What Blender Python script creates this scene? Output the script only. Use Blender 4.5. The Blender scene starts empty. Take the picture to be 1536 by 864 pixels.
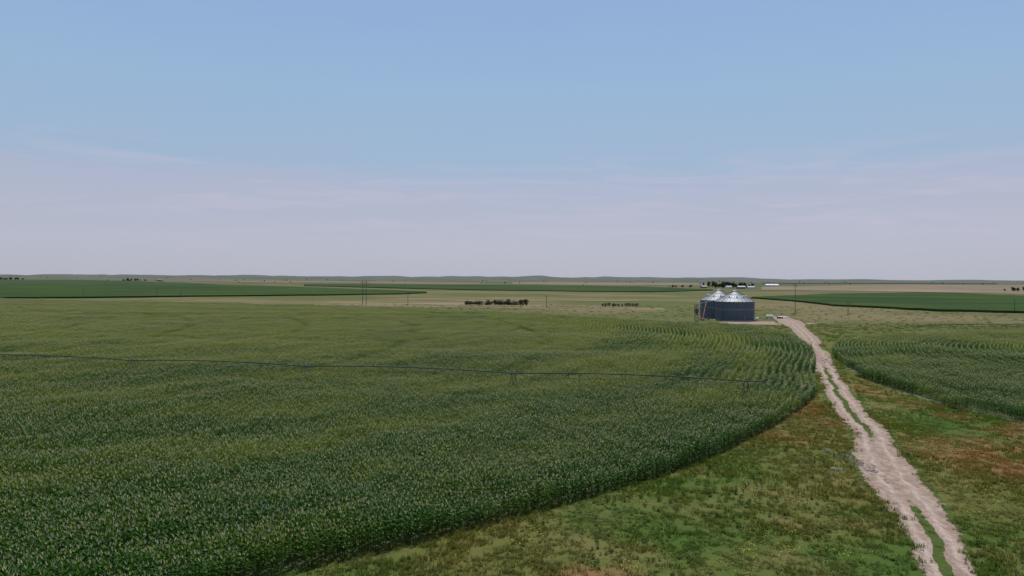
import bpy, bmesh, math, random
from mathutils import Vector, noise, Quaternion
random.seed(7)
R=random.random
def U(a,b): return a+(b-a)*R()
scene=bpy.context.scene
col=scene.collection

# ------------------------------------------------------------ helpers
def sm(a,b,x):
    t=max(0,min(1,(x-a)/(b-a))); return t*t*(3-2*t)
def nz(x,y,z=0.0): return noise.noise(Vector((x,y,z)))
def ground_z(x,y):
    D=math.hypot(x,y)
    if D<650: return 0.0
    side=1-0.55*max(0,min(1,(x/D)/0.6))
    z=sm(650,1500,D)*2.5*nz(x/400,y/400,3)
    z+=sm(1200,3500,D)*11
    z+=sm(3500,6500,D)*(20+34*nz(x/900,y/1500,7)+14*nz(x/300,y/500,2))*side
    z+=sm(8000,14000,D)*(32+60*nz(x/2300,y/3000,9)+26*nz(x/700,y/900,1))*side
    return z

class MB:
    def __init__(s): s.v=[];s.f=[];s.m=[]
    def face(s,pts,m=0):
        i=len(s.v); s.v+= [tuple(p) for p in pts]; s.f.append(tuple(range(i,i+len(pts)))); s.m.append(m)
    def strip(s,L,Rr,m=0):
        i=len(s.v); n=len(L)
        for a,b in zip(L,Rr): s.v.append(tuple(a)); s.v.append(tuple(b))
        for k in range(n-1):
            s.f.append((i+2*k,i+2*k+1,i+2*k+3,i+2*k+2)); s.m.append(m)
    def tube(s,p0,p1,r0,r1=None,n=6,m=0,caps=True):
        if r1 is None: r1=r0
        p0=Vector(p0);p1=Vector(p1);d=(p1-p0)
        if d.length<1e-6: return
        d.normalize()
        a=d.orthogonal().normalized(); b=d.cross(a)
        i=len(s.v)
        for p,r in((p0,r0),(p1,r1)):
            for k in range(n):
                an=2*math.pi*k/n
                s.v.append(tuple(p+a*math.cos(an)*r+b*math.sin(an)*r))
        for k in range(n):
            s.f.append((i+k,i+(k+1)%n,i+n+(k+1)%n,i+n+k)); s.m.append(m)
        if caps:
            s.f.append(tuple(i+k for k in reversed(range(n)))); s.m.append(m)
            s.f.append(tuple(i+n+k for k in range(n))); s.m.append(m)
    def box(s,c,sz,m=0,rot=0):
        cx,cy,cz=c;hx,hy,hz=[q/2 for q in sz]
        i=len(s.v);co,si=math.cos(rot),math.sin(rot)
        for dz in(-hz,hz):
            for dx,dy in((-hx,-hy),(hx,-hy),(hx,hy),(-hx,hy)):
                s.v.append((cx+dx*co-dy*si,cy+dx*si+dy*co,cz+dz))
        for q in((3,2,1,0),(4,5,6,7),(0,1,5,4),(1,2,6,5),(2,3,7,6),(3,0,4,7)):
            s.f.append(tuple(i+k for k in q)); s.m.append(m)
    def lathe(s,cx,cy,prof,n=64,m=0):
        i=len(s.v)
        for r,z in prof:
            for k in range(n):
                a=2*math.pi*k/n; s.v.append((cx+r*math.cos(a),cy+r*math.sin(a),z))
        for j in range(len(prof)-1):
            for k in range(n):
                s.f.append((i+j*n+k,i+j*n+(k+1)%n,i+(j+1)*n+(k+1)%n,i+(j+1)*n+k)); s.m.append(m)
    def obj(s,name,mats,parent=None,link=True,smooth=False):
        me=bpy.data.meshes.new(name); me.from_pydata(s.v,[],s.f)
        for mt in mats: me.materials.append(mt)
        me.polygons.foreach_set('material_index',s.m)
        if smooth: me.polygons.foreach_set('use_smooth',[True]*len(s.f))
        me.update()
        o=bpy.data.objects.new(name,me)
        if link: col.objects.link(o)
        if parent: o.parent=parent
        return o
def empty(name,loc=(0,0,0)):
    e=bpy.data.objects.new(name,None); e.location=loc; col.objects.link(e); return e

# ------------------------------------------------------------ node helpers
class NT:
    def __init__(s,nt): s.nt=nt; s.n=nt.nodes; s.l=nt.links
    def new(s,t,**kw):
        nd=s.n.new(t)
        for k,v in kw.items(): setattr(nd,k,v)
        return nd
    def set(s,sock,v):
        if isinstance(v,bpy.types.NodeSocket): s.l.new(v,sock)
        else:
            if hasattr(sock.default_value,'__len__') and not hasattr(v,'__len__'): v=[v]*len(sock.default_value)
            if hasattr(sock.default_value,'__len__') and len(sock.default_value)==4 and len(v)==3: v=(*v,1)
            sock.default_value=v
    def math(s,op,a,b=0.0,c=None,clamp=False):
        nd=s.new('ShaderNodeMath',operation=op,use_clamp=clamp); s.set(nd.inputs[0],a); s.set(nd.inputs[1],b)
        if c is not None: s.set(nd.inputs[2],c)
        return nd.outputs[0]
    def vmath(s,op,a,b=(0,0,0)):
        nd=s.new('ShaderNodeVectorMath',operation=op); s.set(nd.inputs[0],a); s.set(nd.inputs[1],b)
        return nd.outputs['Value'] if op in('LENGTH','DISTANCE','DOT_PRODUCT') else nd.outputs[0]
    def mix(s,f,a,b):
        nd=s.new('ShaderNodeMix',data_type='RGBA'); s.set(nd.inputs[0],f); s.set(nd.inputs[6],a); s.set(nd.inputs[7],b); return nd.outputs[2]
    def noise(s,vec,scale,detail=3,rough=0.55):
        nd=s.new('ShaderNodeTexNoise'); s.set(nd.inputs['Vector'],vec); nd.inputs['Scale'].default_value=scale
        nd.inputs['Detail'].default_value=detail; nd.inputs['Roughness'].default_value=rough; return nd.outputs[0]
    def mr(s,v,a,b,c=0.0,d=1.0):
        nd=s.new('ShaderNodeMapRange',interpolation_type='SMOOTHSTEP'); s.set(nd.inputs[0],v)
        for i,q in enumerate((a,b,c,d)): nd.inputs[i+1].default_value=q
        return nd.outputs[0]
def mat(name):
    m=bpy.data.materials.new(name); m.use_nodes=True
    T=NT(m.node_tree); b=m.node_tree.nodes['Principled BSDF']
    return m,T,b
def simple(name,c,rough=0.6,metal=0.0,var=0.15,scale=1.5):
    m,T,b=mat(name)
    p=T.new('ShaderNodeNewGeometry').outputs['Position']
    n=T.noise(p,scale,4)
    T.set(b.inputs['Base Color'],T.mix(n,[q*(1-var) for q in c],[min(1,q*(1+var)) for q in c]))
    b.inputs['Roughness'].default_value=rough; b.inputs['Metallic'].default_value=metal
    return m

# dry reddish weed areas (x,y,rx,ry,strength)
RED=[(58,77,13,12,.9),(72,90,11,10,.75),(46,107,5,14,.8),(35,88,4,5,.5),(6,47,4,2,.6),(64,62,8,8,.6),(65,128,4,14,.55),(66,108,4,10,.5)]
def land_color(T,k=1.0):
    g=T.new('ShaderNodeNewGeometry'); p=g.outputs['Position']
    n1=T.noise(p,0.035,5,.6); n2=T.noise(p,0.11,4,0.6); n3=T.noise(p,0.9,3,0.6); n4=T.noise(p,0.006,5,0.6)
    K=lambda c:tuple(q*k for q in c)
    c=T.mix(T.mr(n1,0.38,0.60),K((0.056,0.100,0.020)),K((0.118,0.114,0.034)))
    c=T.mix(T.math('MULTIPLY',T.mr(n2,0.47,0.64),0.5),c,K((0.165,0.138,0.055)))
    c=T.mix(T.math('MULTIPLY',T.mr(n3,0.48,0.72),0.5),c,K((0.036,0.066,0.014)))
    D=T.vmath('LENGTH',p)
    mid=T.mr(D,220,420)
    nm=T.math('MULTIPLY',T.mr(n4,0.44,0.60),mid)
    c=T.mix(T.math('MULTIPLY',mid,0.65),c,K((0.098,0.110,0.044)))
    c=T.mix(T.math('MULTIPLY',nm,0.65),c,K((0.20,0.155,0.092)))
    sep=T.new('ShaderNodeSeparateXYZ'); T.set(sep.inputs[0],p)
    acc=None
    for x,y,rx,ry,st in RED:
        dx=T.math('DIVIDE',T.math('SUBTRACT',sep.outputs[0],x),rx); dy=T.math('DIVIDE',T.math('SUBTRACT',sep.outputs[1],y),ry)
        d=T.math('ADD',T.math('MULTIPLY',dx,dx),T.math('MULTIPLY',dy,dy))
        e=T.mr(d,0.1,1.3,st,0)
        acc=e if acc is None else T.math('MAXIMUM',acc,e)
    f=T.math('MULTIPLY',acc,T.mr(T.noise(p,0.22,5,0.7),0.36,0.56))
    c=T.mix(f,c,K((0.215,0.112,0.060)))
    return p,D,c,n3

# ------------------------------------------------------------ materials
m_ground,T,b=mat('ground_mat')
p,D,c,n3=land_color(T)
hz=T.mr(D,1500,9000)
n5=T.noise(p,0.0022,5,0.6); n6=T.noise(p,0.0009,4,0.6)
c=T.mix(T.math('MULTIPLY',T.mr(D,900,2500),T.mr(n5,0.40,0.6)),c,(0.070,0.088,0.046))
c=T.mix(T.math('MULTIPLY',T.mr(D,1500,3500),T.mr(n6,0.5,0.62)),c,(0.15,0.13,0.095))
c=T.mix(T.math('MULTIPLY',hz,0.85),c,(0.105,0.125,0.13))  # aerial haze painted into the ground colour, stronger with distance from the origin
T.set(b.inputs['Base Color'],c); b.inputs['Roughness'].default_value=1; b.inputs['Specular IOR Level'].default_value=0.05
bp=T.new('ShaderNodeBump'); T.set(bp.inputs['Height'],n3); bp.inputs['Strength'].default_value=0.6; bp.inputs['Distance'].default_value=0.3
T.l.new(bp.outputs[0],b.inputs['Normal'])

def leafmat(name,colfn,rough=0.5,trans=0.25,spec=0.4,tk=1.0):
    m,T,b=mat(name); c=colfn(T)
    T.set(b.inputs['Base Color'],c); b.inputs['Roughness'].default_value=rough; b.inputs['Specular IOR Level'].default_value=spec
    tr=T.new('ShaderNodeBsdfTranslucent'); T.set(tr.inputs[0],T.mix(1.0,c,T.vmath('MULTIPLY',c,(1.3*tk,1.25*tk,.5*tk))))
    mx=T.new('ShaderNodeMixShader'); mx.inputs[0].default_value=trans
    out=[n for n in T.n if n.type=='OUTPUT_MATERIAL'][0]
    T.l.new(b.outputs[0],mx.inputs[1]); T.l.new(tr.outputs[0],mx.inputs[2]); T.l.new(mx.outputs[0],out.inputs[0])
    return m
def corncol(T):
    g=T.new('ShaderNodeNewGeometry'); p=g.outputs['Position']; rnd=g.outputs['Random Per Island']
    d=T.vmath('DISTANCE',T.vmath('MULTIPLY',p,(1,1,0)),(-258,315,0))
    cb=T.new('ShaderNodeCombineXYZ'); T.set(cb.inputs[0],T.math('MULTIPLY',d,0.08))
    sep=T.new('ShaderNodeSeparateXYZ'); T.set(sep.inputs[0],p)
    T.set(cb.inputs[1],T.math('MULTIPLY',sep.outputs[0],0.008)); T.set(cb.inputs[2],T.math('MULTIPLY',sep.outputs[1],0.008))
    band=T.noise(cb.outputs[0],1.0,4,0.6)
    n=T.noise(T.vmath('MULTIPLY',p,(.5,1.3,0)),0.04,5,0.65)
    f=T.math('ADD',T.math('MULTIPLY',band,0.5),T.math('MULTIPLY',n,0.5))
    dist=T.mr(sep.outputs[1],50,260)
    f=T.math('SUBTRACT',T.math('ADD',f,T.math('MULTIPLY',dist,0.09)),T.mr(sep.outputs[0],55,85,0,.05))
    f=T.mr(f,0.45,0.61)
    c=T.mix(f,(0.029,0.108,0.005),(0.178,0.232,0.012))
    c=T.mix(T.math('MULTIPLY',rnd,0.35),c,(0.075,0.165,0.011))
    return c
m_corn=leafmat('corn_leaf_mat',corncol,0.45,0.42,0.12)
m_tassel=leafmat('corn_tassel_mat',lambda T:T.mix(T.new('ShaderNodeNewGeometry').outputs['Random Per Island'],(0.20,0.22,0.09),(0.55,0.52,0.42)),0.7,0.3,0.1)
def grasscol(T):
    p,D,c,n3=land_color(T,1.3)
    rnd=T.new('ShaderNodeNewGeometry').outputs['Random Per Island']
    c=T.mix(T.math('MULTIPLY',T.mr(rnd,0.6,1),0.4),c,(0.25,0.21,0.09))
    c=T.mix(T.math('MULTIPLY',T.mr(rnd,0.4,0.0),0.4),c,(0.06,0.125,0.022))
    return c
m_grass=leafmat('grass_blade_mat',grasscol,0.7,0.45,0.05)
m_flower=simple('yellow_flower_mat',(0.60,0.42,0.03),0.7,0,0.2,3)
m_weed=leafmat('weed_leaf_mat',lambda T:T.mix(T.new('ShaderNodeNewGeometry').outputs['Random Per Island'],(0.05,0.11,0.02),(0.12,0.155,0.045)),0.7,0.4,0.05)
m_tree=leafmat('tree_leaf_mat',lambda T:T.mix(T.new('ShaderNodeNewGeometry').outputs['Random Per Island'],(0.022,0.04,0.018),(0.05,0.075,0.035)),0.7,0.15,0.2)
m_bark=simple('bark_mat',(0.09,0.07,0.05),0.9)

# road
m_road,T,b=mat('sand_road_mat')
p=T.new('ShaderNodeNewGeometry').outputs['Position']
at=T.new('ShaderNodeAttribute',attribute_name='rd'); sp=T.new('ShaderNodeSeparateXYZ'); T.set(sp.inputs[0],at.outputs['Vector'])
edge,med,rut=sp.outputs
n=T.noise(p,0.8,5,0.65); nf=T.noise(p,5.0,4,0.6); nb=T.noise(p,0.12,3); ns=T.noise(T.vmath('MULTIPLY',p,(2.2,.25,1)),1.0,4,0.6)
sand=T.mix(T.mr(n,0.35,0.65),(0.27,0.195,0.155),(0.40,0.31,0.26))
sand=T.mix(T.math('MULTIPLY',T.mr(nf,0.5,0.7),0.45),sand,(0.19,0.135,0.10))
sand=T.mix(T.math('MULTIPLY',rut,0.8),sand,(0.47,0.375,0.325))
sand=T.mix(T.math('MULTIPLY',T.mr(ns,0.50,0.60),0.45),sand,(0.23,0.16,0.12))
sand=T.mix(T.math('MULTIPLY',T.mr(nb,0.55,0.7),0.4),sand,(0.22,0.175,0.145))
gr=T.math('MAXIMUM',T.mr(T.math('ADD',edge,T.math('MULTIPLY',T.math('SUBTRACT',n,0.5),2.4)),0.50,0.68),
          T.mr(T.math('ADD',med,T.math('MULTIPLY',T.math('SUBTRACT',n,0.5),1.8)),0.45,0.55))
T.set(b.inputs['Base Color'],T.mix(gr,sand,(0.07,0.10,0.026)))
b.inputs['Roughness'].default_value=1; b.inputs['Specular IOR Level'].default_value=0.05
bp=T.new('ShaderNodeBump'); T.set(bp.inputs['Height'],T.math('SUBTRACT',T.math('ADD',n,T.math('MULTIPLY',ns,.9)),T.math('MULTIPLY',rut,.5))); bp.inputs['Strength'].default_value=1; bp.inputs['Distance'].default_value=0.4
T.l.new(bp.outputs[0],b.inputs['Normal'])

def cropmat(name,a,b2,scale=0.01):
    m,T,b=mat(name)
    p=T.new('ShaderNodeNewGeometry').outputs['Position']
    n=T.noise(T.vmath('MULTIPLY',p,(.4,1,1)),scale,5,0.65); n2=T.noise(p,0.25,3,0.6)
    c=T.mix(T.mr(n,0.38,0.62),a,b2); c=T.mix(T.math('MULTIPLY',T.mr(n2,0.45,0.7),0.35),c,[q*0.6 for q in a])
    D=T.vmath('LENGTH',p); c=T.mix(T.math('MULTIPLY',T.mr(D,900,5000),0.6),c,(0.08,0.105,0.09))  # far fields tinted towards haze: aerial perspective put into the base colour
    T.set(b.inputs['Base Color'],c); b.inputs['Roughness'].default_value=1; b.inputs['Specular IOR Level'].default_value=0.04
    bp=T.new('ShaderNodeBump'); T.set(bp.inputs['Height'],n2); bp.inputs['Strength'].default_value=0.8; bp.inputs['Distance'].default_value=1
    T.l.new(bp.outputs[0],b.inputs['Normal'])
    return m
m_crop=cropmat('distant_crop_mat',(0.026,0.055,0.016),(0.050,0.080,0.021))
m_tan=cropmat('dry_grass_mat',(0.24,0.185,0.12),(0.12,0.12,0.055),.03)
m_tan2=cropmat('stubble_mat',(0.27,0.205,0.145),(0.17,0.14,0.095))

# ------------------------------------------------------------ ground
NA,NR=720,190
verts=[(0,0,0)];faces=[]
rs=[5*(32000/5)**(j/(NR-1)) for j in range(NR)]
for r in rs:
    for k in range(NA):
        a=2*math.pi*k/NA; x,y=r*math.cos(a),r*math.sin(a); verts.append((x,y,ground_z(x,y)))
for k in range(NA): faces.append((0,1+k,1+(k+1)%NA))
for j in range(NR-1):
    o=1+j*NA
    for k in range(NA): faces.append((o+k,o+NA+k,o+NA+(k+1)%NA,o+(k+1)%NA))
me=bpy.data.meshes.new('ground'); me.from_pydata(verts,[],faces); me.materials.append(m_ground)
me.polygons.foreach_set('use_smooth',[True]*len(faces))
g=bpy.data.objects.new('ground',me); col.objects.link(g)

def strip_field(name,pts,h,m,rows=24,nn=80):
    vs=[];fs=[]
    def ev(u):
        q=u*(len(pts)-1);i=min(int(q),len(pts)-2);f=q-i
        return [pts[i][k]*(1-f)+pts[i+1][k]*f for k in range(3)]
    for i in range(nn+1):
        t,a,b_=ev(i/nn)
        a*=1+0.01*nz(i*0.4,a*0.01); b_*=1+0.015*nz(i*0.3,5)
        for j in range(rows+1):
            y=a*(b_/a)**(j/rows); x=t*y
            vs.append((x,y,ground_z(x,y)+h))
    W=rows+1
    for i in range(nn):
        for j in range(rows): fs.append((i*W+j,i*W+j+1,(i+1)*W+j+1,(i+1)*W+j)[::-1])
    base=len(vs)
    ring=[i*W for i in range(nn+1)]+[nn*W+j for j in range(1,W)]+[i*W+rows for i in range(nn-1,-1,-1)]+[j for j in range(rows-1,0,-1)]
    for q in ring: x,y,z=vs[q]; vs.append((x,y,z-h-2))
    n=len(ring)
    for k in range(n): fs.append((ring[k],base+k,base+(k+1)%n,ring[(k+1)%n]))
    me=bpy.data.meshes.new(name); me.from_pydata(vs,[],fs); me.materials.append(m)
    o=bpy.data.objects.new(name,me); col.objects.link(o)
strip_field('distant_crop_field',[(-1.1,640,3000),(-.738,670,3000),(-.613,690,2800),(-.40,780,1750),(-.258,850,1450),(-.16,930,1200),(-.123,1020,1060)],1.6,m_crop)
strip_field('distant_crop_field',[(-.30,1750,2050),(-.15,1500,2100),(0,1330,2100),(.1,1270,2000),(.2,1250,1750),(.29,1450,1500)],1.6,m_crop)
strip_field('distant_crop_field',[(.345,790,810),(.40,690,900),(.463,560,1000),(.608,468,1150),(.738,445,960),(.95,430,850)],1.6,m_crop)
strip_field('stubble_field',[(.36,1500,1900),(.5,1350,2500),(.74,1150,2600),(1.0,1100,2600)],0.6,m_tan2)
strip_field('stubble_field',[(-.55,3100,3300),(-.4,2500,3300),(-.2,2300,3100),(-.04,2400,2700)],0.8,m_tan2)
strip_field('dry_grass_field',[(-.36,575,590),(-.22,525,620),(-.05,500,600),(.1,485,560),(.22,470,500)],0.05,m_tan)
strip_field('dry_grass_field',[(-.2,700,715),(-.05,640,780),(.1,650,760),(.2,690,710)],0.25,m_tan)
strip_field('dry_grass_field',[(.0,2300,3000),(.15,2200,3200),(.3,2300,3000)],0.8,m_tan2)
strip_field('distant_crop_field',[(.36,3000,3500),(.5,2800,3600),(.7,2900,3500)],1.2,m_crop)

# ------------------------------------------------------------ layout: corn fields & road (metres)
RC=(-258,315); RR=363.0
def bulge(y): return -2.0*(1-sm(42,58,y))+4.0*sm(48,82,y)*(1-sm(120,150,y))
def edge_r(y): return 362.6+bulge(y)
PIV=(-290,205); WHEELS=(98,138,178,219,259,300,340)
FAR=[(-700,640),(-453,600),(-181,508),(-27,408),(43,345),(81,300),(101,286)]
def farY(x):
    for (x0,y0),(x1,y1) in zip(FAR,FAR[1:]):
        if x0<=x<=x1: return y0+(y1-y0)*(x-x0)/(x1-x0)
    return 280
def in_corn(x,y,pad=0.0):
    return math.hypot(x-RC[0],y-RC[1])<edge_r(y)+pad and y<farY(x)+pad
R2=[(74,95),(70,112),(71,132),(76,156),(81.5,172),(91,195),(99,212),(107,222),(144,249),(203,275),(330,330),(330,95),(110,84)]
def inpoly(x,y,P):
    c=False;j=len(P)-1
    for i in range(len(P)):
        xi,yi=P[i];xj,yj=P[j]
        if (yi>y)!=(yj>y) and x<(xj-xi)*(y-yi)/(yj-yi)+xi: c=not c
        j=i
    return c
ROAD=[(-5,6,9.5,1),(20,16,19.5,1),(35,22.9,26.4,1),(46.8,28.1,31.6,1),(57.8,32.6,36.8,.9),(63,34,39.2,.35),(69.3,35.4,41.1,.1),(77,38.1,44.6,.4),(84,41.5,46.5,.1),
(90.4,44.7,49.3,.7),(102,48.6,53.0,1),(115.6,53.3,58.0,1),(131,59.3,63.6,1),(148.6,65.9,70.0,.9),(168,73.2,78.2,.3),(180,76.2,82.5,.1),(189,80.7,87.6,.1),(200,85,90.5,.1),(212,88.5,94.5,.1),(231,96,103.8,.3),(262,107,114.2,.2),(297,119.4,126.5,0),(318,124,135,0),(332,127,141,0),(352,134,147,0),(378,142,152,0),(400,150,158,.3)]
def road_at(y):
    for a,b_ in zip(ROAD,ROAD[1:]):
        if a[0]<=y<=b_[0]:
            t=(y-a[0])/(b_[0]-a[0]); return [a[k]+(b_[k]-a[k])*t for k in range(1,4)]
    return None
NX=28; ys=[-5+i*0.8 for i in range(int(405/0.8))]
vs=[];fs=[];att=[]
for i,y in enumerate(ys):
    l,r,md=road_at(y)
    l2=[road_at(max(-5,min(399,y+d))) for d in(-4,-2,2,4)]
    l=(l+sum(q[0] for q in l2))/5; r=(r+sum(q[1] for q in l2))/5; md=(md+sum(q[2] for q in l2))/5
    l-=0.5;r+=0.5
    wob=1.0*nz(y*.07,12)
    l+=wob+0.7*nz(y*0.35,1)+0.3*nz(y*1.1,4);r+=wob+0.7*nz(y*0.35,8)+0.3*nz(y*1.1,6)
    for k in range(NX+1):
        u=-1+2*k/NX; x=l+(r-l)*(u+1)/2; w=(r-l)/2
        e=sm(0.60,1.0,abs(u))
        mu=abs(u*w+0.15+0.35*nz(y*0.1,3))/0.60
        m_=md*(1-sm(0.35,1.15,mu))
        ru=math.exp(-((abs(u*w+.3*nz(y*.08,30))-1.1)/0.34)**2)
        vs.append((x,y,0.012)); att.append((e,m_,ru))
for i in range(len(ys)-1):
    for k in range(NX): a=i*(NX+1)+k; fs.append((a,a+1,a+NX+2,a+NX+1))
me=bpy.data.meshes.new('dirt_road'); me.from_pydata(vs,[],fs); me.materials.append(m_road)
A=me.attributes.new('rd','FLOAT_VECTOR','POINT'); A.data.foreach_set('vector',[q for t in att for q in t])
o=bpy.data.objects.new('dirt_road',me); col.objects.link(o)
cx,cy=122,331; vs=[(cx,cy,0.006)];att=[(0,0,0)];fs=[]
K=90
for j,rr in enumerate((0.4,0.7,0.85,1.0)):
    for k in range(K):
        a=2*math.pi*k/K; q=1+0.18*nz(math.cos(a)*2,math.sin(a)*2,5)
        vs.append((cx+27*q*rr*math.cos(a),cy+15*q*rr*math.sin(a),0.006)); att.append(((0,0,.55,1)[j],0,0))
for k in range(K): fs.append((0,1+k,1+(k+1)%K))
for j in range(3):
    for k in range(K): a=1+j*K; fs.append((a+k,a+K+k,a+K+(k+1)%K,a+(k+1)%K))
me=bpy.data.meshes.new('dirt_yard'); me.from_pydata(vs,[],fs); me.materials.append(m_road)
A=me.attributes.new('rd','FLOAT_VECTOR','POINT'); A.data.foreach_set('vector',[q for t in att for q in t])
o=bpy.data.objects.new('dirt_yard',me); col.objects.link(o)

# ------------------------------------------------------------ plant source meshes
def source_coll(name,objs):
    c=bpy.data.collections.new(name)
    for o in objs: c.objects.link(o)
    return c
def corn_plant(mb,x,y,h,nl=8):
    mb.tube((x,y,0),(x,y,h),0.02,0.012,3,0,False)
    a0=U(0,math.pi)
    for i in range(nl):
        f=i/(nl-1); z0=h*(0.22+0.68*f); a=a0+math.pi*(i%2)+U(-.5,.5)
        L=U(0.62,0.85)*(1-0.3*f); d=Vector((math.cos(a),math.sin(a),0)); s=Vector((-d.y,d.x,0))
        up=U(0.18,0.42); Lp=[];Rp=[]
        for t,w in((0,.03),(.35,.055),(.7,.045),(1,.006)):
            c_=Vector((x,y,z0))+d*L*(t*(1-.12*t))+Vector((0,0,L*(up*2.6*t-(up*2.6+U(-.05,.35))*t*t)))
            tw=Vector((0,0,U(-.3,.3)))*w
            Lp.append(c_-s*w-tw);Rp.append(c_+s*w+tw)
        mb.strip(Lp,Rp,0)
    for i in range(3):
        a=U(0,6.28);q=0.13
        p0=Vector((x,y,h-.02)); p1=p0+Vector((math.cos(a)*q,math.sin(a)*q,U(.16,.30)))
        s=Vector((-math.sin(a),math.cos(a),0))*0.017
        mb.face([p0-s,p0+s,p1+s,p1-s],1)
srcs=[]
for v in range(5):
    mb=MB()
    for row in(-0.9,0,0.9):
        for k in range(12):
            corn_plant(mb,row+U(-.07,.07),-1.5+0.25*k+U(-.08,.08),U(1.85,2.5))
    srcs.append(mb.obj('corn_patch_a%d'%v,[m_corn,m_tassel],link=False))
for v in range(4):
    mb=MB()
    for row in(-0.68,0.67):
        k=-1.5
        while k<1.45:
            if R()<.95: corn_plant(mb,row+U(-.09,.09),k,U(1.6,2.3))
            k+=U(.2,.45)
    srcs.append(mb.obj('corn_patch_b%d'%v,[m_corn,m_tassel],link=False))
C_corn=source_coll('corn_patches',srcs)

def instancer(name,pts,coll):
    """pts: (x,y,z,rotz,sx,sy,sz,idx)"""
    me=bpy.data.meshes.new(name); me.from_pydata([p[:3] for p in pts],[],[])
    a=me.attributes.new('rot','FLOAT_VECTOR','POINT'); a.data.foreach_set('vector',[q for p in pts for q in(0,0,p[3])])
    a=me.attributes.new('scl','FLOAT_VECTOR','POINT'); a.data.foreach_set('vector',[q for p in pts for q in p[4:7]])
    a=me.attributes.new('idx','INT','POINT'); a.data.foreach_set('value',[p[7] for p in pts])
    o=bpy.data.objects.new(name,me); col.objects.link(o)
    ng=bpy.data.node_groups.new(name+'_gn','GeometryNodeTree')
    ng.interface.new_socket('Geometry',in_out='INPUT',socket_type='NodeSocketGeometry')
    ng.interface.new_socket('Geometry',in_out='OUTPUT',socket_type='NodeSocketGeometry')
    N=ng.nodes;L=ng.links
    gi=N.new('NodeGroupInput');go=N.new('NodeGroupOutput');iop=N.new('GeometryNodeInstanceOnPoints')
    ci=N.new('GeometryNodeCollectionInfo'); ci.inputs['Collection'].default_value=coll
    ci.inputs['Separate Children'].default_value=True; ci.inputs['Reset Children'].default_value=True
    def at(n,t):
        q=N.new('GeometryNodeInputNamedAttribute'); q.data_type=t; q.inputs['Name'].default_value=n; return q.outputs[0]
    L.new(gi.outputs[0],iop.inputs['Points']); L.new(ci.outputs[0],iop.inputs['Instance'])
    iop.inputs['Pick Instance'].default_value=True
    L.new(at('idx','INT'),iop.inputs['Instance Index']); L.new(at('rot','FLOAT_VECTOR'),iop.inputs['Rotation']); L.new(at('scl','FLOAT_VECTOR'),iop.inputs['Scale'])
    L.new(iop.outputs[0],go.inputs[0])
    md=o.modifiers.new('scatter','NODES'); md.node_group=ng
    return o

def vis(x,y,pad=25): return y>22 and abs(x)<0.80*y+pad
pts=[]
r=RR-1.2
while r>3:
    n=int(2*math.pi*r/3.0)
    for k in range(n):
        a=2*math.pi*k/n+0.37*r; ya=RC[1]+r*math.sin(a); re=r+bulge(ya)
        x=RC[0]+re*math.cos(a);y=RC[1]+re*math.sin(a)
        if not vis(x,y) or y>farY(x): continue
        d=math.hypot(x-PIV[0],y-PIV[1])
        sz=0.97+0.26*nz(x*0.02,y*0.035)+0.16*nz(x*0.12,y*0.12)+U(-.08,.08)+.22*nz(r*.11,a*14,3)
        if r>RR-2: sz*=U(.72,1.0)
        for w in WHEELS:
            if abs(d-w)<1.2: sz*=1-(.42 if y>150 else .12)*sm(-.35,.15,nz(x*.03,y*.03,w))
        thin = sm(5,45,x+14*nz(x*.04,y*.04))*sm(80,125,y)
        idx=5+random.randrange(4) if R()<thin*0.85 else random.randrange(5)
        flip=math.pi if R()<.5 else 0
        pts.append((x,y,0.0,a+flip,1,1,sz,idx))
    r-=2.7
nc=len(pts)
instancer('corn_field',pts,C_corn)
pts=[]; CC=(233,125); r=20
while r<330:
    n=int(2*math.pi*r/3.0)
    for k in range(n):
        a=2*math.pi*k/n+0.3*r; x=CC[0]+r*math.cos(a);y=CC[1]+r*math.sin(a)
        if not vis(x,y) or not inpoly(x,y,R2): continue
        sz=0.98+0.25*nz(x*0.04,y*0.04)+0.16*nz(x*0.2,y*0.2)+U(-.08,.08)
        idx=5+random.randrange(4) if nz(x*.05,y*.05,2)+U(-.2,.2)>-.05 else random.randrange(5)
        pts.append((x+U(-.08,.08),y+U(-.08,.08),0.0,a,1,1,sz,idx))
    r+=2.7
print('corn',nc,len(pts))
instancer('corn_field',pts,C_corn)

mb=MB()
m_soil=simple('field_soil_mat',(0.075,0.085,0.03),1.0,0,0.4,0.8)
ring=[]
for k in range(1441):
    a=2*math.pi*k/1440; y0=RC[1]+RR*math.sin(a); rr=edge_r(y0)
    x=RC[0]+rr*math.cos(a);y=RC[1]+rr*math.sin(a)
    ring.append((x,min(y,farY(x)),0.004))
mb.face(ring[:-1]); mb.obj('field_soil',[m_soil])
mb=MB(); mb.face([(x,y,0.004) for x,y in R2[::-1]]); mb.obj('field_soil',[m_soil])

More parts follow.
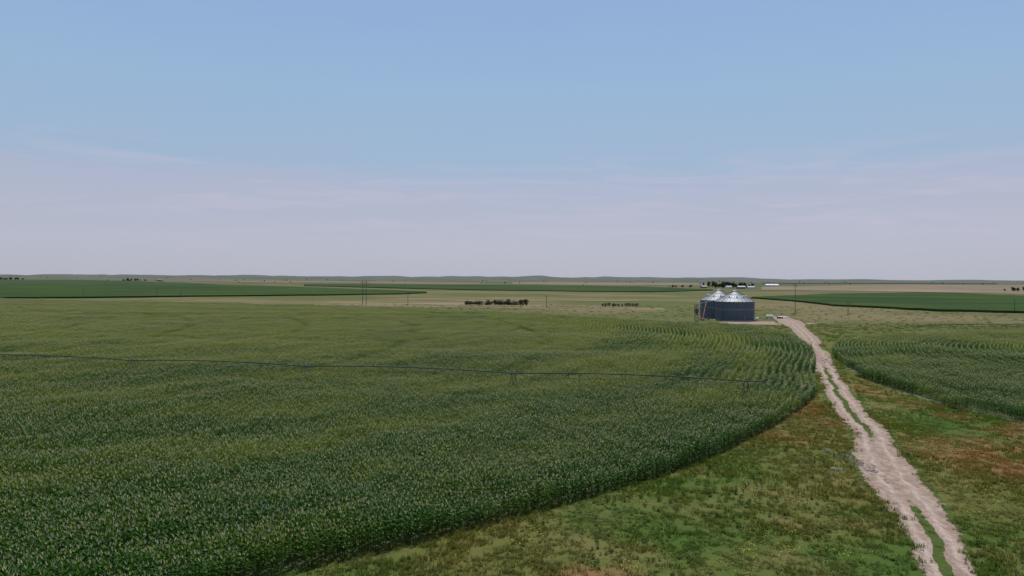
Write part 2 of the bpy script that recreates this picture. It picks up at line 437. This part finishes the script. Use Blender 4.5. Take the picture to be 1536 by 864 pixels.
def blade(mb,x,y,h,w,lean,m):
    a=U(0,6.28);d=Vector((math.cos(a),math.sin(a),0));s=Vector((-d.y,d.x,0))
    p=Vector((x,y,0)); q=p+d*lean*.35+Vector((0,0,h*.6)); t=p+d*lean+Vector((0,0,h))
    mb.strip([p-s*w,q-s*w*.8,t-s*w*.15],[p+s*w,q+s*w*.8,t+s*w*.15],m)
gs=[]
for v in range(4):
    mb=MB()
    for c_ in range(14):
        gx,gy=U(-.9,.9),U(-.9,.9); hh=U(.12,.42)
        for k in range(9): blade(mb,gx+U(-.18,.18),gy+U(-.18,.18),hh*U(.6,1.2),U(.012,.03),U(.08,.35),0)
    gs.append(mb.obj('grass_a%d'%v,[m_grass],link=False))
for v in range(3):
    mb=MB()
    for c_ in range(3):
        gx,gy=U(-.5,.5),U(-.5,.5);hh=U(.3,.6)
        for k in range(45):
            z=U(.08,hh);rr=0.3*(1-.5*z/hh);a=U(0,6.28);q=U(0,rr)
            p=Vector((gx+q*math.cos(a),gy+q*math.sin(a),z)); e1=Vector((U(-1,1),U(-1,1),U(-.5,.5))).normalized()*.06; e2=Vector((U(-1,1),U(-1,1),U(-.3,.6))).normalized()*.05
            mb.face([p-e1,p+e2,p+e1,p-e2],0)
    gs.append(mb.obj('grass_b%d'%v,[m_weed],link=False))
for v in range(2):
    mb=MB()
    for k in range(30):
        x,y=U(-.8,.8),U(-.8,.8);h=U(.3,.6); blade(mb,x,y,h,.015,.05,0)
        if k%4==0:
            for q in range(2):
                c0=Vector((x+U(-.08,.08),y+U(-.08,.08),h+U(-.05,.05))); s=U(.02,.045)
                mb.face([c0+Vector((math.cos(t)*s,math.sin(t)*s,U(-.02,.02))) for t in(0,1.26,2.5,3.77,5.0)],1)
    gs.append(mb.obj('grass_c%d'%v,[m_weed,m_flower],link=False))
C_grass=source_coll('grass_patches',gs)
FL=[(38,72,5,8),(60,112,4,22),(50,78,6,12),(44,60,4,7),(22,66,9,5),(6,47,5,3),(20,52,6,3),(72,150,5,14),(62,94,6,7),(30,76,6,4)]
pts=[]
def try_grass(x,y,s):
    if not vis(x,y,12) or in_corn(x,y,0.0) or inpoly(x,y,R2): return
    if y<398:
        l,r_,md=road_at(y); wob=1.0*nz(y*.07,12); l+=wob; r_+=wob
        n=nz(x*.8,y*.8)
        if l-.1+.7*n<x<r_+.1+.7*n:
            c_=(l+r_)/2-.15
            if not(md>.5 and abs(x-c_)<.4): return
            s*=.35
    if math.hypot((x-122)/26,(y-331)/14)<1: return
    if math.hypot(x-114,y-355)<10.5 or math.hypot(x-112.6,y-377.5)<10.5: return
    f=max([math.exp(-(((x-a)/c)**2+((y-b_)/d)**2)) for a,b_,c,d in FL])
    q=R(); nn=nz(x*.15,y*.15,4)
    if y<200 and q<f*0.8*(nn+.38)+0.015: idx=random.choice((7,8))
    elif q>0.88-.5*nz(x*.07,y*.07,9): idx=4+random.randrange(3)
    else: idx=random.randrange(4)
    h=s*(0.8+.9*nz(x*.11,y*.11,6))
    pts.append((x,y,0.0,U(0,6.28),s,s,max(.25,h),idx))
def fill(x0,x1,y0,y1,st,s,pr=1.0):
    y=y0
    while y<y1:
        x=max(x0,-.8*y-14)
        while x<min(x1,.8*y+14):
            if R()<pr: try_grass(x+U(-.5,.5)*st,y+U(-.5,.5)*st,s*U(.7,1.25))
            x+=st
        y+=st
fill(-40,95,30,110,1.0,.85,.9)
fill(20,160,110,190,1.4,.95,.85)
fill(60,330,190,330,2.6,1.1,.6)
fill(-330,420,300,560,7,1.3,.5)
print('grass',len(pts))
instancer('grass',pts,C_grass)

# rubble beside the road
m_rub=simple('rubble_mat',(0.27,0.235,0.21),.9,0,.3,2)
mb=MB()
def rock(x,y,s):
    pr=[]
    for lat in(-.3,.5):
        for k in range(6):
            a=k*1.047+U(-.2,.2); q=s*U(.7,1.2)*(1 if lat<0 else .6); pr.append(Vector((x+q*math.cos(a),y+q*math.sin(a),.02 if lat<0 else s*U(.4,.7))))
    for k in range(6): mb.face([pr[k],pr[(k+1)%6],pr[6+(k+1)%6],pr[6+k]])
    mb.face(pr[6:])
for _ in range(110): rock(38.0+random.gauss(0,.6),75.5+random.gauss(0,3.2),U(.05,.2))
for _ in range(9): rock(34.6+random.gauss(0,.35),73.5+random.gauss(0,.3),U(.08,.3))
for _ in range(60): rock(79+random.gauss(0,1.8),178+random.gauss(0,6),U(.1,.3))
mb.obj('rubble_stones',[m_rub])

# ------------------------------------------------------------ grain bins
m_wall,T,b=mat('galvanized_wall_mat')
p=T.new('ShaderNodeNewGeometry').outputs['Position']; sp=T.new('ShaderNodeSeparateXYZ'); T.set(sp.inputs[0],p)
n=T.noise(p,0.7,4); sc=T.vmath('MULTIPLY',p,(1.5,1.5,.12)); n2=T.noise(sc,1.0,4)
ringf=T.math('FRACT',T.math('DIVIDE',sp.outputs[2],1.12)); 
c=T.mix(n,(0.085,0.108,0.13),(0.115,0.138,0.162)); c=T.mix(T.math('MULTIPLY',T.mr(n2,.45,.7),.4),c,(0.063,0.079,0.097))
c=T.mix(T.math('MULTIPLY',T.math('LESS_THAN',ringf,.07),.5),c,(0.21,.235,.265))
band=T.math('MULTIPLY',T.math('GREATER_THAN',sp.outputs[2],5.6),T.math('LESS_THAN',sp.outputs[2],5.85))
c=T.mix(T.math('MULTIPLY',band,.8),c,(0.32,.35,.38))
T.set(b.inputs['Base Color'],c); b.inputs['Roughness'].default_value=.6; b.inputs['Metallic'].default_value=.2
m_roof=simple('galvanized_roof_mat',(0.27,0.30,0.33),.6,.2,.15,1)
m_rib=simple('roof_rib_mat',(0.12,0.135,0.155),.6,.2)
m_vent=simple('vent_white_mat',(0.7,.7,.7),.5)
m_conc=simple('concrete_mat',(0.38,.35,.31),.9)
m_steel=simple('galvanized_steel_mat',(0.16,.175,.18),.6,.3)
m_door=simple('bin_door_mat',(0.2,.22,.25),.5,.4)
def grain_bin(cx,cy,Rb,H,Hp,ladder_a):
    e=empty('grain_bin',(cx,cy,0))
    mb=MB(); prof=[]
    nr=int(H/0.14)
    for i in range(nr+1):
        z=.25+(H-.25)*i/nr; prof.append((Rb+(.03 if i%2 else 0),z))
    mb.lathe(0,0,prof,96,0)
    mb.obj('wall',[m_wall],e,smooth=True)
    mb=MB()
    for k in range(36):
        a=2*math.pi*k/36; mb.box(((Rb+.07)*math.cos(a),(Rb+.07)*math.sin(a),(H+.25)/2),(.09,.14,H-.3),0,a)
    mb.obj('wall_stiffeners',[m_wall],e)
    mb=MB(); rc=1.3
    mb.lathe(0,0,[(Rb+.05,H-.08),(Rb+.3,H-.06),(Rb+.3,H),(rc,Hp-.5),(rc,Hp-.1),(.9,Hp+.05),(.02,Hp+.12)],72,0)
    mb.obj('roof',[m_roof],e)
    mb=MB()
    for k in range(28):
        a=2*math.pi*(k+.5)/28; c_,s_=math.cos(a),math.sin(a)
        mb.tube(((Rb+.25)*c_,(Rb+.25)*s_,H+.07),((rc)*c_,(rc)*s_,Hp-.42),.13,.07,4,0)
    for rr in(.35,.68):
        q=rc+(Rb-rc)*rr; z=Hp-.5+(H-Hp+.5)*rr+.08
        pr=[(q*math.cos(2*math.pi*k/48),q*math.sin(2*math.pi*k/48),z+.1) for k in range(49)]
        for a_,b_ in zip(pr,pr[1:]): mb.tube(a_,b_,.05,n=4,caps=False)
    mb.obj('roof_ribs',[m_rib],e)
    mb=MB()
    for k in range(10):
        a=2*math.pi*k/10+.2; q=Rb*.62; z=Hp-.5+(H-Hp+.5)*(q-rc)/(Rb+.3-rc)
        x,y=q*math.cos(a),q*math.sin(a); mb.tube((x,y,z-.1),(x,y,z+.5),.26,n=10); mb.tube((x,y,z+.5),(x,y,z+.7),.42,.15,n=10)
    mb.obj('roof_vents',[m_vent],e)
    mb=MB(); mb.lathe(0,0,[(0.01,.004),(Rb+.5,.004),(Rb+.5,.25),(Rb-.2,.252),(.01,.252)],72,0); mb.obj('foundation',[m_conc],e)
    mb=MB(); a=ladder_a; d=Vector((math.cos(a),math.sin(a),0)); s=Vector((-d.y,d.x,0)); P=d*(Rb+.35)
    for sg in(-.25,.25): mb.tube(P+s*sg+Vector((0,0,.3)),P+s*sg+Vector((0,0,H+.6)),.03,n=5)
    z=.5
    while z<H+.5: mb.tube(P-s*.25+Vector((0,0,z)),P+s*.25+Vector((0,0,z)),.02,n=4); z+=.33
    z=2.8
    while z<H+.5:
        q=[P+s*(.38*math.cos(t))+d*(.38*math.sin(t)+.05)+Vector((0,0,z)) for t in[math.pi*k/6 for k in range(7)]]
        for a_,b_ in zip(q,q[1:]): mb.tube(a_,b_,.02,n=4)
        z+=1.2
    for sg in(-.25,.25): mb.tube(d*(Rb+.2)+s*sg+Vector((0,0,H+.2)),d*(rc)+s*sg+Vector((0,0,Hp-.3)),.03,n=4)
    mb.obj('ladder',[m_steel],e)
    mb=MB(); a=-1.35; d=Vector((math.cos(a),math.sin(a),0)); c_=d*(Rb+.15)
    mb.box((c_.x,c_.y,1.6),(.18,1.1,2.2),0,a); mb.box((c_.x*1.012,c_.y*1.012,1.6),(.1,.8,1.8),1,a)
    mb.obj('door',[m_door,m_steel],e)
    mb=MB(); a=-.5; d=Vector((math.cos(a),math.sin(a),0)); c_=d*(Rb+1.3)
    mb.tube((c_.x,c_.y,.95),(c_.x+d.x*.9,c_.y+d.y*.9,.95),.62,n=16); mb.box((c_.x-d.x*.7,c_.y-d.y*.7,.6),(1.5,1.2,.9),0,a); mb.box((c_.x+d.x*.4,c_.y+d.y*.4,.2),(1,.9,.36),0,a)
    mb.obj('aeration_fan',[m_vent],e)
grain_bin(114,355,9.6,9.6,15.2,-2.5)
grain_bin(112.6,377.5,9.6,9.6,15.4,-2.6)

m_red=simple('auger_red_mat',(0.25,0.06,0.04),.6,.2); m_dark=simple('rubber_mat',(0.02,.02,.02),.8)
e=empty('grain_auger',(99,352,0))
mb=MB(); mb.tube((-3.5,-5,.7),(1.5,6,9.2),.2,n=10); mb.tube((1.5,6,9.2),(1.6,6.2,8.2),.24,n=8)
mb.box((-3.6,-5.2,.55),(1.6,1.2,.6),0,.4); mb.obj('tube',[m_red],e,smooth=False)
mb=MB()
for sx in(-1.5,1.5):
    mb.tube((-.8+sx,0,.5),(-.2+sx*.2,2.6,6.3),.07,n=6); mb.tube((-.8+sx,0,.5),(-2.6+sx*.1,-3,2.1),.07,n=6)
mb.tube((-2.3,0,.5),(.7,0,.5),.08); mb.tube((-1.6,1.1,2.8),(.3,1.1,2.8),.05)
mb.tube((-.6,1,4.7),(-.4,1.6,7.6),.05); mb.tube((-.4,1.6,7.6),(1.4,5.6,9),.03);mb.tube((-.4,1.6,7.6),(-3,-4,1.6),.03)
mb.obj('undercarriage',[m_steel],e)
mb=MB()
for sx in(-2.4,.8): mb.tube((sx-.12,0,.5),(sx+.12,0,.5),.5,n=16)
mb.obj('wheels',[m_dark],e)
e=empty('grain_unloading_tower',(92.5,347,0))
mb=MB()
w=.9
for sx in(-w,w):
    for sy in(-w,w): mb.tube((sx,sy,0),(sx,sy,8.5),.09,n=5)
for i in range(6):
    z=i*1.5+.2
    for a_,b_ in(((-w,-w),(w,-w)),((w,-w),(w,w)),((w,w),(-w,w)),((-w,w),(-w,-w))):
        mb.tube((*a_,z),(*b_,z),.06,n=4)
        if i<5: mb.tube((*a_,z),(*b_,z+1.5),.05,n=4)
mb.obj('lattice_frame',[m_steel],e)
mb=MB(); mb.box((0,0,5.2),(1.5,1.5,1.6)); mb.lathe(0,0,[(.15,2.8),(.75,4.4)],12); mb.obj('surge_hopper',[m_red],e)
mb=MB(); mb.tube((0,0,8.3),(9,4,9.8),.14,n=8); mb.tube((0,0,3),(0,0,8.6),.16,n=8); mb.obj('spout',[m_steel],e)

m_white=simple('white_paint_mat',(0.75,.74,.70),.4,0,.06)
def propane_tank(x,y,rot,L=5.2,r=.75):
    e=empty('propane_tank',(x,y,0)); e.rotation_euler=(0,0,rot)
    mb=MB(); n=20; prof=[]
    for k in range(7): t=math.pi/2*k/6; prof.append((-L/2+r-r*math.cos(t)*1.0,max(.01,r*math.sin(t))))
    prof+= [(-q,s_) for q,s_ in prof[::-1]]
    i0=len(mb.v)
    for xx,rr in prof:
        for k in range(n): a=2*math.pi*k/n; mb.v.append((xx,rr*math.cos(a),1.45+rr*math.sin(a)))
    for j in range(len(prof)-1):
        for k in range(n): mb.f.append((i0+j*n+k,i0+j*n+(k+1)%n,i0+(j+1)*n+(k+1)%n,i0+(j+1)*n+k)); mb.m.append(0)
    mb.obj('tank_shell',[m_white],e,smooth=True)
    mb=MB(); 
    for s_ in(-1.5,1.5): mb.box((s_,0,.42),(.3,1.1,.84))
    mb.tube((0,0,2.15),(0,0,2.5),.25,n=10); mb.obj('saddles_and_valve_dome',[m_vent],e)
propane_tank(136,366,.5)
e=empty('flatbed_trailer',(145,372,0)); e.rotation_euler=(0,0,.3)
mb=MB(); mb.box((0,0,1.0),(7,2.3,.18)); mb.box((-3.4,0,1.7),(.1,2.3,1.2)); mb.tube((3.5,0,.9),(5.2,0,.6),.07); mb.obj('deck',[m_vent],e)
mb=MB(); 
for sx in(-1.8,-.8):
    for sy in(-1.2,1.2): mb.tube((sx,sy-.12,.42),(sx,sy+.12,.42),.42,n=14)
mb.obj('wheels',[m_dark],e)

# ------------------------------------------------------------ centre pivot irrigation
m_pipe=simple('pivot_pipe_mat',(0.05,0.06,0.06),.8,.0)
m_truss=simple('pivot_truss_mat',(0.055,0.062,0.06),.8,.0)
m_box=simple('control_box_mat',(0.22,0.24,0.24),.7)
def pivot(c,dirv,radii,over,name='center_pivot_sprinkler'):
    e=empty(name,(c[0],c[1],0)); d=Vector((dirv[0],dirv[1],0)).normalized(); s=Vector((-d.y,d.x,0)); Z=Vector((0,0,1))
    mb=MB(); hb=3.6
    tw=MB(); wh=MB(); hs=MB()
    for i in range(len(radii)):
        r0=radii[i]; P=d*r0
        for sg in(-1,1):
            for off in(-.25,.25): tw.tube(P+s*sg*2.0+d*off*2+Z*.75,P+s*sg*.15+d*off+Z*hb,.055,n=5)
            Q=P+s*sg*2.0
            wh.tube(Q-d*.17+Z*.65,Q+d*.17+Z*.65,.65,n=16)
            wh.tube(Q-d*.2+Z*.65,Q+d*.2+Z*.65,.2,n=8,m=1)
        tw.tube(P-s*2.1+Z*.75,P+s*2.1+Z*.75,.08,n=6); tw.tube(P-s*1.0+Z*2.1,P+s*1.0+Z*2.1,.04,n=4)
        tw.box(tuple(P+s*.35+Z*(hb+.22)),(.32,.28,.4),1,math.atan2(d.y,d.x))
        if i+1<len(radii): r1=radii[i+1]
        else: r1=r0+over
        Ls=r1-r0; last=i+1==len(radii); nseg=8
        prev=None; pj=None
        for k in range(nseg+1):
            t=k/nseg; bow=(.45*4*t*(1-t)) if not last else .0+.1*t
            q=d*(r0+Ls*t)+Z*(hb+bow)
            if prev is not None: mb.tube(prev,q,.092,n=8,caps=False)
            if not last and 0<k<nseg:
                lo=q-Z*.9
                L1=lo+s*.5;L2=lo-s*.5
                tw.tube(q,L1,.025,n=4);tw.tube(q,L2,.025,n=4);tw.tube(L1,L2,.02,n=4)
                if pj: tw.tube(pj[0],L1,.018,n=4);tw.tube(pj[1],L2,.018,n=4);tw.tube(prev,L1,.015,n=4)
                else: tw.tube(prev,L1,.018,n=4);tw.tube(prev,L2,.018,n=4)
                pj=(L1,L2)
            if not last and k==nseg: tw.tube(pj[0],q,.018,n=4);tw.tube(pj[1],q,.018,n=4)
            prev=q
        nd=int(Ls/2.6)
        for k in range(nd):
            t=(k+.5)/nd; bow=(.45*4*t*(1-t)) if not last else .1*t
            q=d*(r0+Ls*t)+Z*(hb+bow); hs.tube(q+s*.2,q+s*.2-Z*(1.1+bow*.9),.018,n=4); hs.tube(q,q+s*.2+Z*.1,.02,n=4)
            hs.tube(q+s*.2-Z*(1.1+bow*.9),q+s*.2-Z*(1.25+bow*.9),.05,n=6)
        if last:
            tw.tube(d*r0+Z*(hb+1.2),d*r1+Z*(hb+.15),.02,n=4); tw.tube(d*r0+Z*hb,d*r0+Z*(hb+1.2),.04,n=4)
            hs.tube(prev,prev+d*.7+Z*.7,.08,.04,n=8)
    mb.obj('water_pipe',[m_pipe],e); tw.obj('trusses_and_towers',[m_truss,m_box],e); wh.obj('wheels',[m_dark,m_truss],e); hs.obj('drop_hoses',[m_dark],e)
pivot((-290,184.5),(328,-71),(138,178,219,257,297,336),3)
pivot((330,302),(-183,-47),(20,62,104,146,186),4)

# ------------------------------------------------------------ power poles
m_wood=simple('pole_wood_mat',(0.10,0.085,0.075),.9)
def pole(x,y,h,arms=1):
    z=ground_z(x,y); e=empty('utility_pole',(x,y,z)); mb=MB(); mb.tube((0,0,0),(0,0,h),.2,.13,n=8)
    mb.obj('pole',[m_wood],e); mb=MB()
    for i in range(arms): mb.box((0,.15,h-.5-i*1.2),(2.6,.12,.16))
    for sx in(-1.15,0,1.15): mb.tube((sx,.15,h-.42),(sx,.15,h-.15),.06,n=6)
    mb.obj('crossarm',[m_wood],e)
for q in((170,416,18.5,2),(194,400,8),(-78,520,9.5),(25,500,9),(-379,740,9.5),(-330,690,8),(-470,760,9),(330,455,9)): pole(*q)
def hframe(x,y,h):
    e=empty('transmission_pole',(x,y,0)); mb=MB()
    for s_ in(-1.4,1.4): mb.tube((s_,0,0),(s_,0,h),.24,.15,n=8)
    mb.box((0,.2,h-2.2),(6.5,.14,.25)); mb.tube((-1.4,0,h-6),(1.4,0,h-3),.06);mb.tube((1.4,0,h-6),(-1.4,0,h-3),.06)
    for s_ in(-3,0,3): mb.tube((s_,.2,h-2.4),(s_,.2,h-3.6),.07,n=6)
    mb.obj('h_frame',[m_wood],e)
hframe(-115,540,20)

# ------------------------------------------------------------ trees
def tree_mesh(name,h,w,shrub=False):
    mb=MB(); 
    th=h*(.04 if shrub else .2)
    mb.tube((0,0,0),(0,0,th+.15*h),.03*h,.018*h,n=6,m=1)
    cl=[]
    for i in range(14 if not shrub else 14):
        a=U(0,6.28);q=U(.1,1)*w*.42; z=U(th+.10*h,h*.85); q*=1-.5*max(0,(z/h-.55))*2
        c_=Vector((q*math.cos(a),q*math.sin(a),z)); cl.append((c_,U(.13,.23)*w)); mb.tube((0,0,th),c_,.014*h,.005*h,n=4,m=1)
    for c_,rr in cl:
        for k in range(60):
            v=Vector((random.gauss(0,1),random.gauss(0,1),random.gauss(0,1)));v=v.normalized()*rr*U(.5,1.15); v.z*=.8
            p=c_+v; p.z=max(.1,p.z); s_=U(.025,.05)*h; e1=Vector((U(-1,1),U(-1,1),U(-1,1))).normalized()*s_; e2=Vector((U(-1,1),U(-1,1),U(-1,1))).normalized()*s_
            mb.face([p-e1,p-e2,p+e1,p+e2],0)
    return mb.obj(name,[m_tree,m_bark],link=False)
tr=[tree_mesh('tree_a%d'%i,10,U(7,9)) for i in range(4)]+[tree_mesh('tree_b%d'%i,4,U(4.5,6),True) for i in range(3)]
C_tree=source_coll('tree_sources',tr)
def trees(name,lst):
    pts=[]
    for x,y,h,idx in lst:
        s_=h/(10 if idx<4 else 4); pts.append((x,y,ground_z(x,y),U(0,6.28),s_,s_,s_,idx))
    instancer(name,pts,C_tree)
L=[]
x=-37
while x<13:
    if not(-22<x<-20.5 or 0<x<1 or 9.5<x<10.5): L.append((x,548+U(-2,2)-x*.15,U(2.6,3.8) if x<-22 else U(3.2,5.2),4+random.randrange(3)))
    x+=U(1.1,2.6)
trees('shrub_row',L)
L=[];x=70
while x<98: L.append((x,535+U(-2,2),U(1.8,3.1),4+random.randrange(3))); x+=U(1.2,3.4)
trees('shrub_row',L)
L=[(random.choice((505,530,538,560,592))+random.gauss(0,9),U(1680,1790),U(8,18),random.randrange(4)) for _ in range(46)]+[(U(390,620),U(1690,1800),U(4,8),random.randrange(4)) for _ in range(26)]
trees('farmstead_trees',L)
L=[(U(-1420,-1350),U(2480,2560),U(7,12),random.randrange(4)) for _ in range(12)]+[(U(-1500,-1290),U(2480,2560),U(5,8),random.randrange(4)) for _ in range(10)]
trees('distant_trees',L)
L=[(U(-2260,-2030),U(2800,2950),U(7,14),random.randrange(4)) for _ in range(26)]
trees('distant_trees',L)
L=[(U(1010,1080),U(1390,1440),U(5,11),random.randrange(4)) for _ in range(16)]
trees('distant_trees',L)
L=[]
for _ in range(90):
    t=U(-.8,.8); y=U(2200,4200); L.append((t*y,y,U(4,8),random.randrange(4)))
trees('distant_trees',L)

# ------------------------------------------------------------ buildings far away
m_roofd=simple('roof_grey_mat',(0.30,.31,.33),.6); m_win=simple('window_mat',(0.04,.05,.06),.2)
def house(name,x,y,w,d,h,rh,rot,mw,mr_):
    e=empty(name,(x,y,ground_z(x,y))); e.rotation_euler=(0,0,rot)
    mb=MB(); mb.box((0,0,h/2),(w,d,h)); 
    for s_ in(-1,1): mb.face([(s_*w/2,-d/2,h),(s_*w/2,d/2,h),(s_*w/2,0,h+rh)])
    mb.obj('walls',[mw],e)
    mb=MB(); o_=.4
    for s_ in(-1,1):
        dz=rh*o_/(d/2)
        mb.face([(-w/2-o_,s_*(d/2+o_),h-dz+.05),(w/2+o_,s_*(d/2+o_),h-dz+.05),(w/2+o_,0,h+rh+.05),(-w/2-o_,0,h+rh+.05)])
    mb.obj('roof',[mr_],e)
    mb=MB(); n=max(2,int(w/4))
    for k in range(n):
        xx=-w/2+(k+.5)*w/n; mb.box((xx,-d/2-.02,h*.55),(1.2,.08,1.3))
    mb.box((w*.12,-d/2-.02,1.05),(1.1,.1,2.1)); mb.obj('windows_and_door',[m_win],e)
house('white_barn',745,1990,38,14,5,3,.1,m_white,m_white)
house('farmhouse',520,1665,14,10,4,3,.2,m_white,m_roofd)
house('farmhouse',572,1660,16,9,4,2.5,-.1,m_white,m_roofd)
house('machine_shed',545,1650,18,11,4.5,2.5,0,m_steel,m_roofd)
house('machine_shed',470,1700,14,9,4,2.5,.3,m_steel,m_roofd)
house('machine_shed',-1290,2540,16,10,5,3,.3,m_steel,m_steel)

# ------------------------------------------------------------ world, sun
SUN_EL=58; SUN_AZ=12
w=bpy.data.worlds.new('World'); scene.world=w; w.use_nodes=True
T=NT(w.node_tree); bg=w.node_tree.nodes['Background']; out=w.node_tree.nodes['World Output']
sky=T.new('ShaderNodeTexSky'); sky.sky_type='NISHITA'; sky.sun_disc=False
sky.sun_elevation=math.radians(SUN_EL); sky.sun_rotation=math.radians(SUN_AZ)
T.l.new(sky.outputs[0],bg.inputs[0]); bg.inputs[1].default_value=.08
tc=T.new('ShaderNodeTexCoord').outputs['Generated']
sp=T.new('ShaderNodeSeparateXYZ'); T.set(sp.inputs[0],tc); z=sp.outputs[2]
n1=T.noise(T.vmath('MULTIPLY',tc,(2.2,2.2,14)),1.0,5,.55)
wn=T.new('ShaderNodeTexNoise'); T.set(wn.inputs['Vector'],T.vmath('MULTIPLY',tc,(3,3,20))); wn.inputs['Scale'].default_value=1
wv=T.vmath('ADD',T.vmath('MULTIPLY',tc,(4,4,50)),T.vmath('MULTIPLY',wn.outputs[1],(2.5,2.5,2.5)))
n2=T.noise(wv,1.0,8,.6)
zz=T.math('ADD',z,T.math('MULTIPLY',T.math('SUBTRACT',n1,.5),.04)); zz=T.math('ADD',zz,T.math('MULTIPLY',T.math('SUBTRACT',n2,.5),.045))
cr=T.new('ShaderNodeValToRGB'); T.set(cr.inputs[0],zz); el=cr.color_ramp.elements
st=[(0,(.465,.48,.58)),(.05,(.465,.485,.60)),(.105,(.445,.475,.61)),(.135,(.415,.47,.625)),(.158,(.355,.475,.645)),(.25,(.32,.478,.685)),(.40,(.275,.425,.70)),(1,(.16,.29,.55))]
while len(el)<len(st): el.new(.5)
for e_,(pp,cc) in zip(el,st): e_.position=pp; e_.color=(*cc,1)
wisp=T.math('MULTIPLY',T.mr(n2,.44,.70),T.math('MULTIPLY',T.mr(z,.195,.13),T.mr(z,.02,.08)))
cc=T.mix(T.math('MULTIPLY',wisp,.7),cr.outputs[0],(.535,.515,.645))
b2=T.new('ShaderNodeBackground'); T.set(b2.inputs[0],cc); b2.inputs[1].default_value=1
mx=T.new('ShaderNodeMixShader'); T.set(mx.inputs[0],T.mr(z,.35,.8,.9,.3)); T.l.new(bg.outputs[0],mx.inputs[1]); T.l.new(b2.outputs[0],mx.inputs[2]); T.l.new(mx.outputs[0],out.inputs[0])

sd=bpy.data.lights.new('sun','SUN'); sd.energy=4.1; sd.angle=math.radians(.5); sd.color=(1,.94,.85)
so=bpy.data.objects.new('sun',sd); col.objects.link(so)
az=math.radians(SUN_AZ);elv=math.radians(SUN_EL)
dv=Vector((math.sin(az)*math.cos(elv),math.cos(az)*math.cos(elv),math.sin(elv)))
so.rotation_euler=dv.to_track_quat('Z','Y').to_euler(); so.location=(0,0,60)

cam=bpy.data.cameras.new('camera'); co=bpy.data.objects.new('camera',cam); col.objects.link(co)
cam.sensor_width=36; cam.lens=36*1040/1536; cam.clip_end=60000; cam.clip_start=.5
co.location=(0,0,20)
co.rotation_mode='QUATERNION'
f=Vector((0,1,-12/1040)).normalized()
q=f.to_track_quat('-Z','Y')
co.rotation_quaternion=q@Quaternion((0,0,1),math.radians(.25))
scene.camera=co
scene.view_settings.view_transform='Standard'; scene.view_settings.look='None'; scene.view_settings.exposure=0
